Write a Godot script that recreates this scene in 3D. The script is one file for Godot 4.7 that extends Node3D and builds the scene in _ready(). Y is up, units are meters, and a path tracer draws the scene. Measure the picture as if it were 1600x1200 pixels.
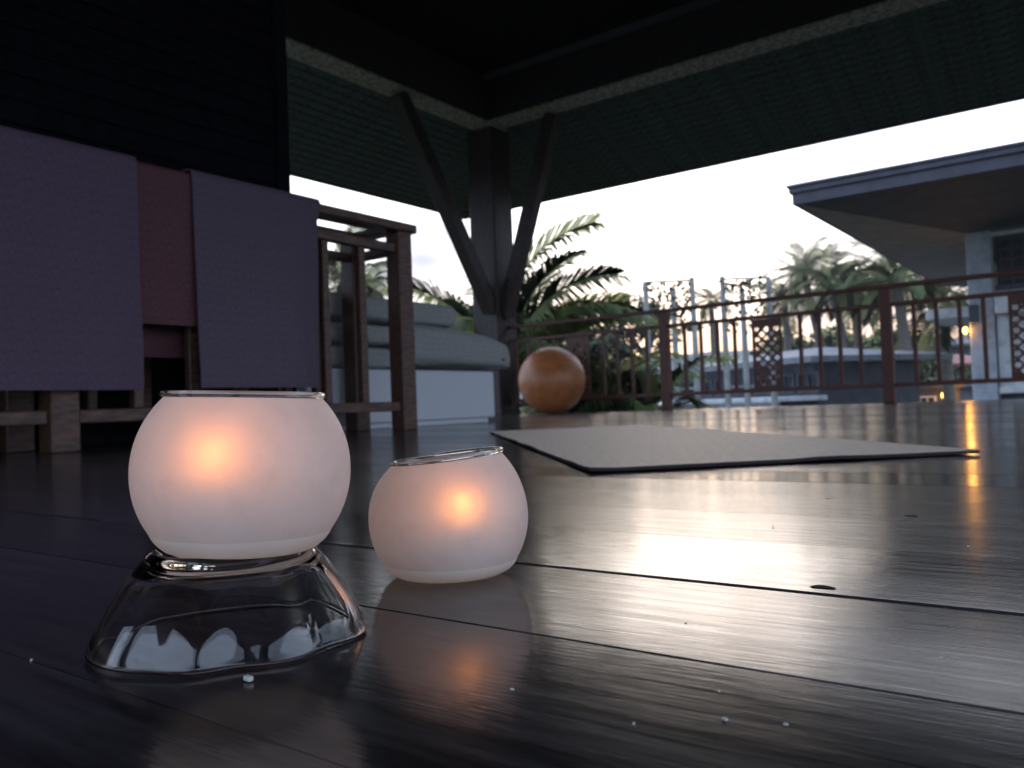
extends Node3D
# Covered terrace at sunset: two frosted candle globes on a dark plank floor, mat rack, cushions, ball, railing, gardens beyond.
# World: -Z runs out across the planks to the railing, -X runs along the planks to the left side of the terrace.

const GROUND := -2.6
var counts := {}
var M := {}
var cache := {}


# ---------------------------------------------------------------- mesh building
class MB:
	var v := PackedVector3Array()
	var n := PackedVector3Array()
	var t := PackedVector2Array()
	var ix := PackedInt32Array()

	func face(pts: Array, out: Vector3) -> void:
		var nor: Vector3 = (pts[1] - pts[0]).cross(pts[2] - pts[0])
		if nor.length() < 1e-14:
			return
		nor = nor.normalized()
		var ps := pts
		if nor.dot(out) < 0.0:
			nor = -nor
		else:
			ps = pts.duplicate()
			ps.reverse()
		var b := v.size()
		for p in ps:
			v.append(p)
			n.append(nor)
			t.append(Vector2(p.x + p.z * 0.37, p.y + p.z * 0.61))
		for k in range(1, ps.size() - 1):
			ix.append_array([b, b + k, b + k + 1])

	# box with bevelled edges
	func box(c: Vector3, s: Vector3, b := 0.004, bs := Basis()) -> void:
		var h := s * 0.5
		b = min(b, min(h.x, min(h.y, h.z)) * 0.6)
		var P := func(sx, sy, sz, ax):
			var q := Vector3(h.x if ax == 0 else h.x - b, h.y if ax == 1 else h.y - b, h.z if ax == 2 else h.z - b)
			return c + bs * (q * Vector3(sx, sy, sz))
		var S := [-1.0, 1.0]
		for s1 in S:
			face([P.call(s1, -1, -1, 0), P.call(s1, 1, -1, 0), P.call(s1, 1, 1, 0), P.call(s1, -1, 1, 0)], bs * Vector3(s1, 0, 0))
			face([P.call(-1, s1, -1, 1), P.call(1, s1, -1, 1), P.call(1, s1, 1, 1), P.call(-1, s1, 1, 1)], bs * Vector3(0, s1, 0))
			face([P.call(-1, -1, s1, 2), P.call(1, -1, s1, 2), P.call(1, 1, s1, 2), P.call(-1, 1, s1, 2)], bs * Vector3(0, 0, s1))
			for s2 in S:
				face([P.call(s1, s2, -1, 0), P.call(s1, s2, 1, 0), P.call(s1, s2, 1, 1), P.call(s1, s2, -1, 1)], bs * Vector3(s1, s2, 0))
				face([P.call(-1, s1, s2, 1), P.call(1, s1, s2, 1), P.call(1, s1, s2, 2), P.call(-1, s1, s2, 2)], bs * Vector3(0, s1, s2))
				face([P.call(s1, -1, s2, 0), P.call(s1, 1, s2, 0), P.call(s1, 1, s2, 2), P.call(s1, -1, s2, 2)], bs * Vector3(s1, 0, s2))
				for s3 in S:
					face([P.call(s1, s2, s3, 0), P.call(s1, s2, s3, 1), P.call(s1, s2, s3, 2)], bs * Vector3(s1, s2, s3))

	# smooth sheet of rows of points; wrap closes it across columns
	func sheet(rows: Array, wrap := false, flip := false, uvs := Vector2(1, 1)) -> void:
		var b := v.size()
		var nr := rows.size()
		var nc: int = rows[0].size()
		for r in nr:
			for k in nc:
				v.append(rows[r][k])
				n.append(Vector3.ZERO)
				t.append(Vector2(float(k) / nc * uvs.x, float(r) / nr * uvs.y))
		for r in nr - 1:
			for k in (nc if wrap else nc - 1):
				var a := b + r * nc + k
				var d := b + r * nc + (k + 1) % nc
				var e := a + nc
				var f := d + nc
				for q in [[a, d, f], [a, f, e]]:
					var w: Array = [q[0], q[2], q[1]] if flip else q
					var nn: Vector3 = (v[w[2]] - v[w[0]]).cross(v[w[1]] - v[w[0]])
					if nn.length() < 1e-16:
						continue
					ix.append_array(w)
					for z in w:
						n[z] += nn
		for z in range(b, v.size()):
			n[z] = n[z].normalized() if n[z].length() > 1e-20 else Vector3.UP

	# tapered tube along points
	func tube(pts: Array, rad: Array, sides := 8, caps := true) -> void:
		var rows := []
		var ref := Vector3.UP
		for k in pts.size():
			var d: Vector3 = (pts[min(k + 1, pts.size() - 1)] - pts[max(k - 1, 0)]).normalized()
			if k == 0:
				ref = Vector3.RIGHT if abs(d.y) > 0.9 else Vector3.UP
			var x := d.cross(ref).normalized()
			ref = x.cross(d).normalized()
			var row := []
			for s in sides:
				var a := TAU * s / sides
				row.append(pts[k] + (x * cos(a) + ref * sin(a)) * rad[k])
			rows.append(row)
		sheet(rows, true, true)
		if caps:
			face(rows[0], pts[0] - pts[1])
			face(rows[-1], pts[-1] - pts[-2])

	func lathe(prof: Array, sides := 64, fn = null) -> void:
		var rows := []
		for p in prof:
			var row := []
			for s in sides:
				var a := TAU * s / sides
				var q := Vector3(cos(a) * p.x, p.y, sin(a) * p.x)
				row.append(fn.call(q, a) if fn != null else q)
			rows.append(row)
		sheet(rows, true, false, Vector2(2, 1))

	func leaf(a: Vector3, dir: Vector3, side: Vector3, up: Vector3, l: float, w: float, droop: float) -> void:
		var m := a + dir * l * 0.5 + up * l * 0.06
		var e := a + dir * l - up * l * droop
		var nn := dir.cross(side).normalized()
		if nn.y < 0.0:
			nn = -nn
		var b := v.size()
		v.append_array([a - side * w * 0.3, a + side * w * 0.3, m - side * w * 0.5, m + side * w * 0.5, e])
		for k in 5:
			n.append(nn)
			t.append(Vector2(0, 0))
		ix.append_array([b, b + 1, b + 3, b, b + 3, b + 2, b + 2, b + 3, b + 4])

	func mesh() -> ArrayMesh:
		var arr := []
		arr.resize(Mesh.ARRAY_MAX)
		arr[Mesh.ARRAY_VERTEX] = v
		arr[Mesh.ARRAY_NORMAL] = n
		arr[Mesh.ARRAY_TEX_UV] = t
		arr[Mesh.ARRAY_INDEX] = ix
		var m := ArrayMesh.new()
		m.add_surface_from_arrays(Mesh.PRIMITIVE_TRIANGLES, arr)
		return m


func bm(s: Vector3, b := 0.004) -> ArrayMesh:
	var key := "%.4f %.4f %.4f %.4f" % [s.x, s.y, s.z, b]
	if not cache.has(key):
		var q := MB.new()
		q.box(Vector3.ZERO, s, b)
		cache[key] = q.mesh()
	return cache[key]


# ---------------------------------------------------------------- nodes
func numbered(nm: String) -> String:
	var k: int = counts.get(nm, 0)
	counts[nm] = k + 1
	return nm if k == 0 else "%s_%03d" % [nm, k]


func tag(o: Node3D, label: String, category: String, group := "", kind := "") -> void:
	if label:
		o.set_meta("label", label)
	if category:
		o.set_meta("category", category)
	if group:
		o.set_meta("group", group)
	if kind:
		o.set_meta("kind", kind)


func thing(nm: String, label: String, category: String, at := Vector3.ZERO, turn := 0.0, group := "") -> Node3D:
	var o := Node3D.new()
	o.name = numbered(nm)
	add_child(o)
	o.position = at
	o.rotation.y = turn
	tag(o, label, category, group)
	return o


func part(parent: Node3D, nm: String, mesh: Mesh, mat: Material, at := Vector3.ZERO, bs := Basis()) -> MeshInstance3D:
	var o := MeshInstance3D.new()
	o.name = nm
	o.mesh = mesh
	o.material_override = mat
	o.transform = Transform3D(bs, at)
	parent.add_child(o, true)
	return o


func single(nm: String, mesh: Mesh, mat: Material, at := Vector3.ZERO) -> MeshInstance3D:
	var o := MeshInstance3D.new()
	o.name = numbered(nm)
	o.mesh = mesh
	o.material_override = mat
	o.position = at
	add_child(o)
	return o


func structure(nm: String, mesh: Mesh, mat: Material, at := Vector3.ZERO) -> MeshInstance3D:
	var o := single(nm, mesh, mat, at)
	o.set_meta("kind", "structure")
	return o


# bar between two points, as a bevelled box
func bar(parent: Node3D, nm: String, a: Vector3, b: Vector3, w: float, h: float, mat: Material, bev := 0.004) -> MeshInstance3D:
	var d := b - a
	var z := d.normalized()
	var up := Vector3.UP if abs(z.y) < 0.95 else Vector3.RIGHT
	var x := up.cross(z).normalized()
	var y := z.cross(x)
	return part(parent, nm, bm(Vector3(w, h, d.length()), bev), mat, (a + b) * 0.5, Basis(x, y, z))


# ---------------------------------------------------------------- materials
func lin(r: float, g: float, b: float) -> Color:
	return Color(r, g, b).linear_to_srgb()


func noise(freq: float, seed_: int, oct := 5, kind := FastNoiseLite.TYPE_SIMPLEX_SMOOTH) -> FastNoiseLite:
	var f := FastNoiseLite.new()
	f.noise_type = kind
	f.frequency = freq
	f.seed = seed_
	f.fractal_octaves = oct
	f.fractal_gain = 0.6
	return f


func ntex(f: FastNoiseLite, size: int, stops: Array = [], normal := false, bump := 4.0) -> NoiseTexture2D:
	var t := NoiseTexture2D.new()
	t.width = size
	t.height = size
	t.seamless = true
	t.noise = f
	if normal:
		t.as_normal_map = true
		t.bump_strength = bump
	if stops:
		var g := Gradient.new()
		g.offsets = PackedFloat32Array(stops.map(func(s): return s[0]))
		g.colors = PackedColorArray(stops.map(func(s): return s[1]))
		t.color_ramp = g
	return t


func grey(v: float) -> Color:
	return Color(v, v, v)


func mat(nm: String, c: Color, rough := 0.7) -> StandardMaterial3D:
	var m := StandardMaterial3D.new()
	m.resource_name = nm
	m.albedo_color = c
	m.roughness = rough
	M[nm] = m
	return m


func tri(m: StandardMaterial3D, scale: Vector3, world := false) -> StandardMaterial3D:
	m.uv1_triplanar = true
	m.uv1_world_triplanar = world
	m.uv1_scale = scale
	return m


func materials() -> void:
	var grain_n := ntex(noise(0.05, 3, 4), 1024, [], true, 5.0)
	var grain_r := ntex(noise(0.02, 9, 6), 1024, [[0.0, grey(0.5)], [0.5, grey(0.78)], [1.0, grey(1.0)]])
	var grain_c := ntex(noise(0.012, 5, 6), 1024, [[0.0, grey(0.38)], [0.45, grey(0.72)], [0.6, grey(0.85)], [1.0, grey(1.0)]])
	var fine_n := ntex(noise(0.12, 13, 3), 512, [], true, 3.0)
	var blot := ntex(noise(0.008, 21, 5), 512, [[0.0, grey(0.72)], [0.5, grey(0.92)], [1.0, grey(1.0)]])
	M.fine_n = fine_n

	# stained floor boards: five boards' worth of grain, tone and polish
	var rg := RandomNumberGenerator.new()
	rg.seed = 77
	for k in 6:
		var tone: float = [1.0, 1.25, 0.85, 1.1, 0.95, 1.35][k]
		var m := mat("plank%d" % k, lin(0.052 * tone, 0.050 * tone, 0.054 * tone), [0.23, 0.19, 0.25, 0.21, 0.24, 0.20][k])
		m.albedo_texture = grain_c
		m.roughness_texture = grain_r
		m.normal_enabled = true
		m.normal_texture = grain_n
		m.normal_scale = 0.035
		tri(m, Vector3(0.4, 1.0, 7.0), true)
		m.uv1_offset = Vector3(rg.randf(), 0, rg.randf())
		m.metallic_specular = 0.52

	# dark roof timbers, brown rack wood, column wood; beam undersides toned as lit from outside
	for a in [["beam", lin(0.035, 0.021, 0.023), 0.7], ["column", lin(0.075, 0.044, 0.04), 0.55], ["rack", lin(0.16, 0.072, 0.043), 0.5], ["screen", lin(0.006, 0.006, 0.010), 0.8], ["soffit", lin(0.115, 0.135, 0.145), 0.65], ["ceiling", lin(0.018, 0.014, 0.016), 0.85], ["beam_underlit", lin(0.60, 0.52, 0.45), 0.7]]:
		var m := mat(a[0], a[1], a[2])
		m.albedo_texture = grain_c
		m.normal_enabled = true
		m.normal_texture = fine_n
		m.normal_scale = 0.25
		tri(m, Vector3(1.3, 1.3, 1.3))
	M.screen.metallic_specular = 0.2
	M.ceiling.metallic_specular = 0.25
	M.column.uv1_scale = Vector3(3.0, 0.35, 3.0)
	M.rack.uv1_scale = Vector3(4.0, 4.0, 0.8)

	# mats
	for a in [["mat_plum", lin(0.115, 0.068, 0.112)], ["mat_wine", lin(0.12, 0.035, 0.045)], ["mat_mauve", lin(0.118, 0.076, 0.115)], ["mat_grey", lin(0.52, 0.41, 0.32)]]:
		var m := mat(a[0], a[1], 0.72)
		m.albedo_texture = blot
		m.normal_enabled = true
		m.normal_texture = fine_n
		m.normal_scale = 0.5
		tri(m, Vector3(16, 16, 16))
	M.mat_grey.rim_enabled = true
	M.mat_grey.rim = 0.7
	M.mat_grey.rim_tint = 0.7
	M.mat_grey.roughness = 0.5
	mat("mat_edge", lin(0.03, 0.018, 0.02), 0.9)

	var cu := mat("cushion", lin(0.40, 0.40, 0.385), 0.85)
	cu.albedo_texture = blot
	cu.normal_enabled = true
	cu.normal_texture = fine_n
	cu.normal_scale = 0.6
	tri(cu, Vector3(16, 16, 16))
	var bx := mat("white_box", lin(0.62, 0.64, 0.68), 0.6)
	tri(bx, Vector3(2, 2, 2))
	var bl := mat("ball", lin(0.60, 0.20, 0.06), 0.42)
	bl.albedo_texture = blot
	tri(bl, Vector3(1.5, 1.5, 1.5))
	bl.clearcoat_enabled = true
	bl.clearcoat = 0.3
	bl.clearcoat_roughness = 0.35

	var iron := mat("iron", lin(0.13, 0.042, 0.026), 0.5)
	iron.albedo_texture = blot
	iron.normal_enabled = true
	iron.normal_texture = fine_n
	iron.normal_scale = 0.3
	tri(iron, Vector3(4, 4, 4))

	# candle globes
	var fr := mat("frosted", lin(0.92, 0.905, 0.865), 0.5)
	fr.albedo_texture = ntex(noise(0.01, 31, 5), 512, [[0.0, grey(0.93)], [0.35, grey(0.975)], [0.5, grey(0.985)], [1.0, grey(1.0)]])
	fr.normal_enabled = true
	fr.normal_texture = fine_n
	fr.normal_scale = 0.12
	tri(fr, Vector3(9, 9, 9))
	fr.backlight_enabled = true
	fr.backlight = Color(1.0, 0.985, 0.97)
	var fb := mat("frosted_base", lin(0.92, 0.92, 0.87), 0.35)
	fb.backlight_enabled = true
	fb.backlight = Color(1.0, 1.0, 0.95)
	fb.clearcoat_enabled = true
	fb.clearcoat = 0.5
	var rimg := mat("rim_glass", lin(0.93, 0.93, 0.93), 0.12)
	rimg.backlight_enabled = true
	rimg.backlight = Color(0.9, 0.9, 0.9)
	rimg.clearcoat_enabled = true
	rimg.clearcoat = 1.0
	rimg.clearcoat_roughness = 0.05
	var gl := mat("clear_glass", Color(0.985, 0.99, 0.985, 0.0), 0.02)
	gl.transparency = BaseMaterial3D.TRANSPARENCY_ALPHA
	gl.refraction_enabled = true
	gl.refraction_scale = 0.05
	mat("wax", lin(0.8, 0.78, 0.7), 0.6)
	var fl := mat("flame_bulb", lin(1.0, 0.6, 0.25), 0.5)
	fl.emission_enabled = true
	fl.emission = Color(1.0, 0.62, 0.25)
	fl.emission_energy_multiplier = 2.0
	mat("speck", lin(0.6, 0.6, 0.58), 0.8)
	mat("hole", lin(0.012, 0.006, 0.007), 0.9)
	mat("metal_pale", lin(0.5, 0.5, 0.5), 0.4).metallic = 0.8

	# outdoors
	for a in [["leaf_palm", lin(0.07, 0.125, 0.035), 0.65, 0.75], ["leaf_palm_far", lin(0.065, 0.09, 0.035), 0.65, 0.6], ["leaf_bright", lin(0.10, 0.19, 0.03), 0.6, 0.8], ["leaf_tree", lin(0.045, 0.075, 0.025), 0.55, 0.45], ["leaf_tree_dark", lin(0.035, 0.055, 0.025), 0.55, 0.35], ["leaf_garden", lin(0.085, 0.12, 0.04), 0.65, 0.7], ["leaf_dry", lin(0.16, 0.11, 0.05), 0.7, 0.4]]:
		var m := mat(a[0], a[1], a[2])
		m.backlight_enabled = true
		m.backlight = Color(a[3], a[3], a[3] * 0.7)
		m.metallic_specular = 0.3
	var bark := mat("bark", lin(0.19, 0.165, 0.14), 0.9)
	bark.albedo_texture = blot
	tri(bark, Vector3(0.8, 3.0, 0.8))
	for a in [["render_blue", lin(0.50, 0.54, 0.62), 0.75], ["render_white", lin(0.74, 0.77, 0.8), 0.7], ["render_cream", lin(0.55, 0.44, 0.31), 0.8], ["roof_grey", lin(0.22, 0.225, 0.24), 0.7], ["roof_dark", lin(0.06, 0.062, 0.075), 0.6], ["roof_red", lin(0.32, 0.14, 0.11), 0.8], ["fascia", lin(0.07, 0.07, 0.095), 0.55], ["soffit_shaded", lin(0.07, 0.068, 0.075), 0.7], ["soffit_lit", lin(0.26, 0.235, 0.22), 0.7], ["wall_grey", lin(0.10, 0.105, 0.12), 0.8], ["glass_dark", lin(0.02, 0.022, 0.028), 0.15], ["lattice", lin(0.05, 0.042, 0.042), 0.7], ["pole", lin(0.36, 0.37, 0.36), 0.8], ["grass_ground", lin(0.06, 0.075, 0.035), 0.95], ["hill_green", lin(0.05, 0.07, 0.05), 0.95]]:
		var m := mat(a[0], a[1], a[2])
		m.albedo_texture = blot
		tri(m, Vector3(0.6, 0.6, 0.6))
	M.grass_ground.uv1_scale = Vector3(0.2, 0.2, 0.2)
	M.hill_green.uv1_scale = Vector3(0.02, 0.02, 0.02)
	var wl := mat("lamp_glow", lin(1.0, 0.7, 0.35), 0.5)
	wl.emission_enabled = true
	wl.emission = Color(1.0, 0.68, 0.3)
	wl.emission_energy_multiplier = 6.0


# ---------------------------------------------------------------- camera, sky, sun
func sky_panorama() -> ImageTexture:
	var w := 1024
	var h := 512
	var im := Image.create(w, h, false, Image.FORMAT_RGBF)
	var az := deg_to_rad(-25.7)
	var el := deg_to_rad(5.0)
	var sun := Vector3(sin(az) * cos(el), sin(el), -cos(az) * cos(el))
	var nz := noise(2.2, 41, 5)
	for y in h:
		var th := PI * (y + 0.5) / h
		var e := PI * 0.5 - th
		for x in w:
			var ph := fposmod((float(x) + 0.5) / w * TAU + PI, TAU) - PI
			var d := Vector3(sin(ph) * sin(th), cos(th), -cos(ph) * sin(th))
			var up: float = clamp(d.y, 0.0, 1.0)
			var toward := d.dot(sun)
			var ang := acos(clamp(toward, -1.0, 1.0))
			# clear evening air: blue overhead, pale low down, warm and bright round the sun
			var c := Vector3(0.30, 0.37, 0.52).lerp(Vector3(0.35, 0.42, 0.50), pow(1.0 - up, 3.5))
			c += Vector3(0.70, 0.61, 0.49) * exp(-pow(ang / 0.50, 2.0))
			# the low air in front of the set sun is dimmer and orange
			var low: float = exp(-pow(max(e, 0.0) / 0.125, 2.0)) * exp(-pow(ang / 0.8, 4.0))
			c = c.lerp(Vector3(0.45, 0.20, 0.02), low * 0.97)
			c += Vector3(0.3, 0.17, 0.05) * exp(-pow(ang / 0.14, 2.0))
			# a few soft violet-grey clouds low over the horizon
			if e > 0.0 and e < 0.8:
				var q: float = nz.get_noise_3d(d.x * 1.6, d.y * 4.2, d.z * 1.6)
				var dens: float = smoothstep(0.16, 0.42, q) * smoothstep(0.05, 0.12, e) * (1.0 - smoothstep(0.25, 0.6, e))
				var q2 := Vector2((ph + 0.74) / 0.078, (e - 0.178) / 0.05)
				dens = max(dens * 0.6, clamp(1.3 - q2.length() + q * 1.1, 0.0, 0.9))
				c = c.lerp(Vector3(0.11, 0.125, 0.20) + Vector3(0.04, 0.03, 0.015) * exp(-pow(ang / 0.5, 2.0)), dens)
			if e < 0.0:
				c = Vector3(0.20, 0.20, 0.17)
			im.set_pixel(x, y, Color(c.x, c.y, c.z))
	return ImageTexture.create_from_image(im)


func lens_and_light() -> void:
	var cam := Camera3D.new()
	cam.name = "camera"
	var at := CameraAttributesPhysical.new()
	at.frustum_focal_length = 25.6
	at.frustum_focus_distance = 0.37
	at.frustum_near = 0.02
	at.frustum_far = 4000.0
	at.exposure_aperture = 18.0
	cam.attributes = at
	cam.fov = 50.23
	cam.near = 0.02
	cam.far = 4000.0
	add_child(cam)
	cam.position = Vector3(0, 0.088, 0)
	cam.basis = Basis(Vector3.UP, deg_to_rad(36.3)) * Basis(Vector3.RIGHT, deg_to_rad(1.565)) * Basis(Vector3.BACK, deg_to_rad(-2.16))
	cam.current = true

	var env := Environment.new()
	env.background_mode = Environment.BG_SKY
	var sm := PanoramaSkyMaterial.new()
	sm.panorama = sky_panorama()
	var sky := Sky.new()
	sky.sky_material = sm
	env.sky = sky
	env.background_energy_multiplier = 1.0
	env.tonemap_mode = Environment.TONE_MAPPER_LINEAR
	env.tonemap_exposure = 4.2
	env.fog_enabled = true
	env.fog_density = 0.0013
	env.fog_light_color = Color(0.93, 0.95, 1.0)
	env.sdfgi_enabled = true
	env.ssao_enabled = true
	env.ssil_enabled = true
	var we := WorldEnvironment.new()
	we.name = "environment"
	we.environment = env
	add_child(we)

	var s := DirectionalLight3D.new()
	s.name = "sun"
	s.light_energy = 0.02
	s.light_angular_distance = 30.0
	s.light_color = Color(1.0, 0.84, 0.64)
	s.shadow_enabled = true
	add_child(s)
	s.rotation = Vector3(deg_to_rad(-3.5), deg_to_rad(180.0 + 25.7), 0)


# ---------------------------------------------------------------- terrace structure
const X0 := -5.75
const X1 := 2.1
const Z0 := -7.32
const Z1 := 2.4


func terrace_floor() -> void:
	var base := MB.new()
	base.box(Vector3((X0 + X1) / 2, -0.32, (Z0 + Z1) / 2), Vector3(X1 - X0 - 0.02, 0.55, Z1 - Z0 - 0.02), 0.01)
	var fl := structure("floor", base.mesh(), M.beam)
	var rg := RandomNumberGenerator.new()
	rg.seed = 5
	var pitch := 0.1177
	var z := -0.258 + pitch * 22
	var k := 0
	var last := -1
	var shapes := []
	for q in 7:
		# slightly cupped board, worn arrises
		var mb := MB.new()
		var w := pitch - 0.0010
		var L := X1 - X0
		var cup: float = [0.00018, -0.0001, 0.0001, 0.0002, -0.00012, 0.00003, 0.00014][q]
		var rows := []
		for sx in 2:
			var row := []
			for u in [-1.0, -0.5, 0.0, 0.5, 1.0]:
				row.append(Vector3((sx - 0.5) * L, cup * (1.0 - u * u), u * (w / 2 - 0.0003)))
			rows.append(row)
		mb.sheet(rows, false, true)
		for sd in [-1.0, 1.0]:
			var e1: float = sd * (w / 2 - 0.0003)
			var e2: float = sd * w / 2
			mb.face([Vector3(-L / 2, 0, e1), Vector3(L / 2, 0, e1), Vector3(L / 2, -0.0006, e2), Vector3(-L / 2, -0.0006, e2)], Vector3(0, 1, sd))
			mb.face([Vector3(-L / 2, -0.0006, e2), Vector3(L / 2, -0.0006, e2), Vector3(L / 2, -0.02, e2), Vector3(-L / 2, -0.02, e2)], Vector3(0, 0, sd))
		mb.face([Vector3(L / 2, -0.02, -w / 2), Vector3(L / 2, -0.0014, -w / 2), Vector3(L / 2, -0.0014, w / 2), Vector3(L / 2, -0.02, w / 2)], Vector3.RIGHT)
		mb.face([Vector3(-L / 2, -0.02, -w / 2), Vector3(-L / 2, -0.0014, -w / 2), Vector3(-L / 2, -0.0014, w / 2), Vector3(-L / 2, -0.02, w / 2)], Vector3.LEFT)
		shapes.append(mb.mesh())
	while z > Z0 + 0.05:
		var zc := z - pitch / 2
		var pick := rg.randi_range(0, 5)
		if pick == last:
			pick = (pick + 1) % 6
		last = pick
		var tilt := deg_to_rad(rg.randf_range(-0.35, 0.35))
		if abs(zc + 0.199) < 0.05:
			tilt = deg_to_rad(0.6)
		elif abs(zc + 0.317) < 0.05:
			tilt = deg_to_rad(-0.8)
		var pl := part(fl, "plank", shapes[rg.randi_range(0, 6)], M["plank%d" % pick], Vector3((X0 + X1) / 2, -0.0002, zc), Basis(Vector3.RIGHT, tilt))
		for hole in [[-0.112, -0.387, 0.0038], [-0.120, -0.635, 0.0032], [-0.20, -0.72, 0.002]]:
			if abs(hole[1] - zc) < pitch / 2:
				var hm := MB.new()
				var rows := []
				for r in 3:
					var row := []
					for s in 12:
						var a := TAU * s / 12
						var rr: float = hole[2] * r / 2.0 * (1.0 + 0.18 * sin(a * 3.0 + hole[0] * 50))
						row.append(Vector3(cos(a) * rr * 1.5, 0.00032, sin(a) * rr * 0.8))
					rows.append(row)
				hm.sheet(rows, true, true)
				part(pl, "knot_hole", hm.mesh(), M.hole, Vector3(hole[0] - (X0 + X1) / 2, 0, hole[1] - zc))
		z -= pitch
		k += 1
	# dust and crumbs on the boards
	var du := MB.new()
	for a in [[-0.237, -0.168, 0.0016], [-0.33, -0.14, 0.0007], [-0.10, -0.235, 0.0007], [-0.075, -0.22, 0.0006], [-0.14, -0.30, 0.0005], [-0.05, -0.30, 0.0006], [-0.02, -0.44, 0.0008], [-0.09, -0.215, 0.0008], [-0.11, -0.2, 0.0005], [-0.155, -0.205, 0.0006], [-0.07, -0.52, 0.0007], [-0.19, -0.55, 0.0007]]:
		du.box(Vector3(a[0], a[2] * 0.45, a[1]), Vector3(a[2] * 2.2, a[2], a[2] * 1.2), 0.0003, Basis(Vector3.UP, a[0] * 40))
	var d := single("dust", du.mesh(), M.speck)
	tag(d, "pale crumbs scattered on the dark floor boards", "dust", "", "stuff")


func terrace_roof() -> void:
	var r := structure("roof", bm(Vector3(7.6, 0.1, 9.6), 0.01), M.ceiling, Vector3(-1.75, 3.62, -2.45))
	r.name = "ceiling"
	# columns
	for c in [[Vector3(-5.40, 0, -7.08), "dark timber corner column with knee braces behind the orange ball"], [Vector3(1.75, 0, -7.08), "dark timber column at the far railing corner outside the frame"], [Vector3(1.75, 0, 2.1), "dark timber column at the rear open corner of the terrace"], [Vector3(-1.6, 0, 2.1), "dark timber column midway along the rear terrace edge"]]:
		var t := thing("timber_column", c[1], "column", c[0], 0.0, "timber columns carrying the terrace roof")
		part(t, "shaft", bm(Vector3(0.34, 3.1, 0.34), 0.012), M.column, Vector3(0, 1.55, 0))
		part(t, "foot", bm(Vector3(0.36, 0.05, 0.36), 0.008), M.column, Vector3(0, 0.026, 0))
		if c[0].x < -5 and c[0].z < 0:
			bar(t, "knee_brace", Vector3(0.07, 1.12, 0.15), Vector3(0.07, 3.08, 1.47), 0.14, 0.15, M.column, 0.006)
			bar(t, "knee_brace", Vector3(0.16, 1.05, 0.02), Vector3(0.87, 3.08, 0.02), 0.13, 0.15, M.column, 0.006)
	# ring beams; undersides painted pale for the outside light falling on them
	for b in [[Vector3(-5.33, 3.34, -2.45), Vector3(0.27, 0.46, 9.5), "dark timber beam over the cushions and mat rack side"], [Vector3(-1.78, 3.34, -6.945), Vector3(6.8, 0.46, 0.28), "dark timber beam above the long railing"], [Vector3(1.77, 3.34, -2.45), Vector3(0.27, 0.46, 9.5), "dark timber beam on the open right side, out of view"], [Vector3(-1.78, 3.34, 2.1), Vector3(6.8, 0.46, 0.28), "dark timber beam on the rear side behind the viewer"]]:
		var t := thing("roof_beam", b[2], "beam", b[0], 0.0, "beams round the terrace roof")
		part(t, "timber", bm(b[1], 0.006), M.beam)
		var u: Vector3 = b[1]
		part(t, "underlit_strip", bm(Vector3(u.x - 0.006 if u.x < 1 else u.x, 0.018, u.z - 0.006 if u.z < 1 else u.z), 0.003), M.beam_underlit, Vector3(0, -u.y / 2 - 0.0092, 0))
	# sloping eave soffits of lapped boards, four sides
	soffit(Vector3(-5.48, 3.12, 0), Vector3(-6.91, 2.65, 0), 0, -8.48, 3.65, "lapped grey board eave soffit on the cushion side")
	soffit(Vector3(0, 3.12, -7.1), Vector3(0, 2.65, -8.48), 2, -6.91, 3.35, "lapped grey board eave soffit above the long railing")
	soffit(Vector3(1.92, 3.12, 0), Vector3(3.35, 2.65, 0), 0, -8.48, 3.65, "lapped grey board eave soffit on the open side out of view")
	soffit(Vector3(0, 3.12, 2.25), Vector3(0, 2.65, 3.65), 2, -6.91, 3.35, "lapped grey board eave soffit behind the viewer")
	# roof skin
	var rf := MB.new()
	var lo := [Vector3(-6.95, 2.74, -8.52), Vector3(3.4, 2.74, -8.52), Vector3(3.4, 2.74, 3.7), Vector3(-6.95, 2.74, 3.7)]
	var ap := [Vector3(-1.75, 5.2, -3.2), Vector3(-1.75, 5.2, -1.6)]
	rf.face([lo[0], lo[1], ap[0]], Vector3(0, 1, -1))
	rf.face([lo[2], lo[3], ap[1]], Vector3(0, 1, 1))
	rf.face([lo[1], lo[2], ap[1], ap[0]], Vector3(1, 1, 0))
	rf.face([lo[3], lo[0], ap[0], ap[1]], Vector3(-1, 1, 0))
	structure("roof", rf.mesh(), M.roof_dark)


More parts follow.
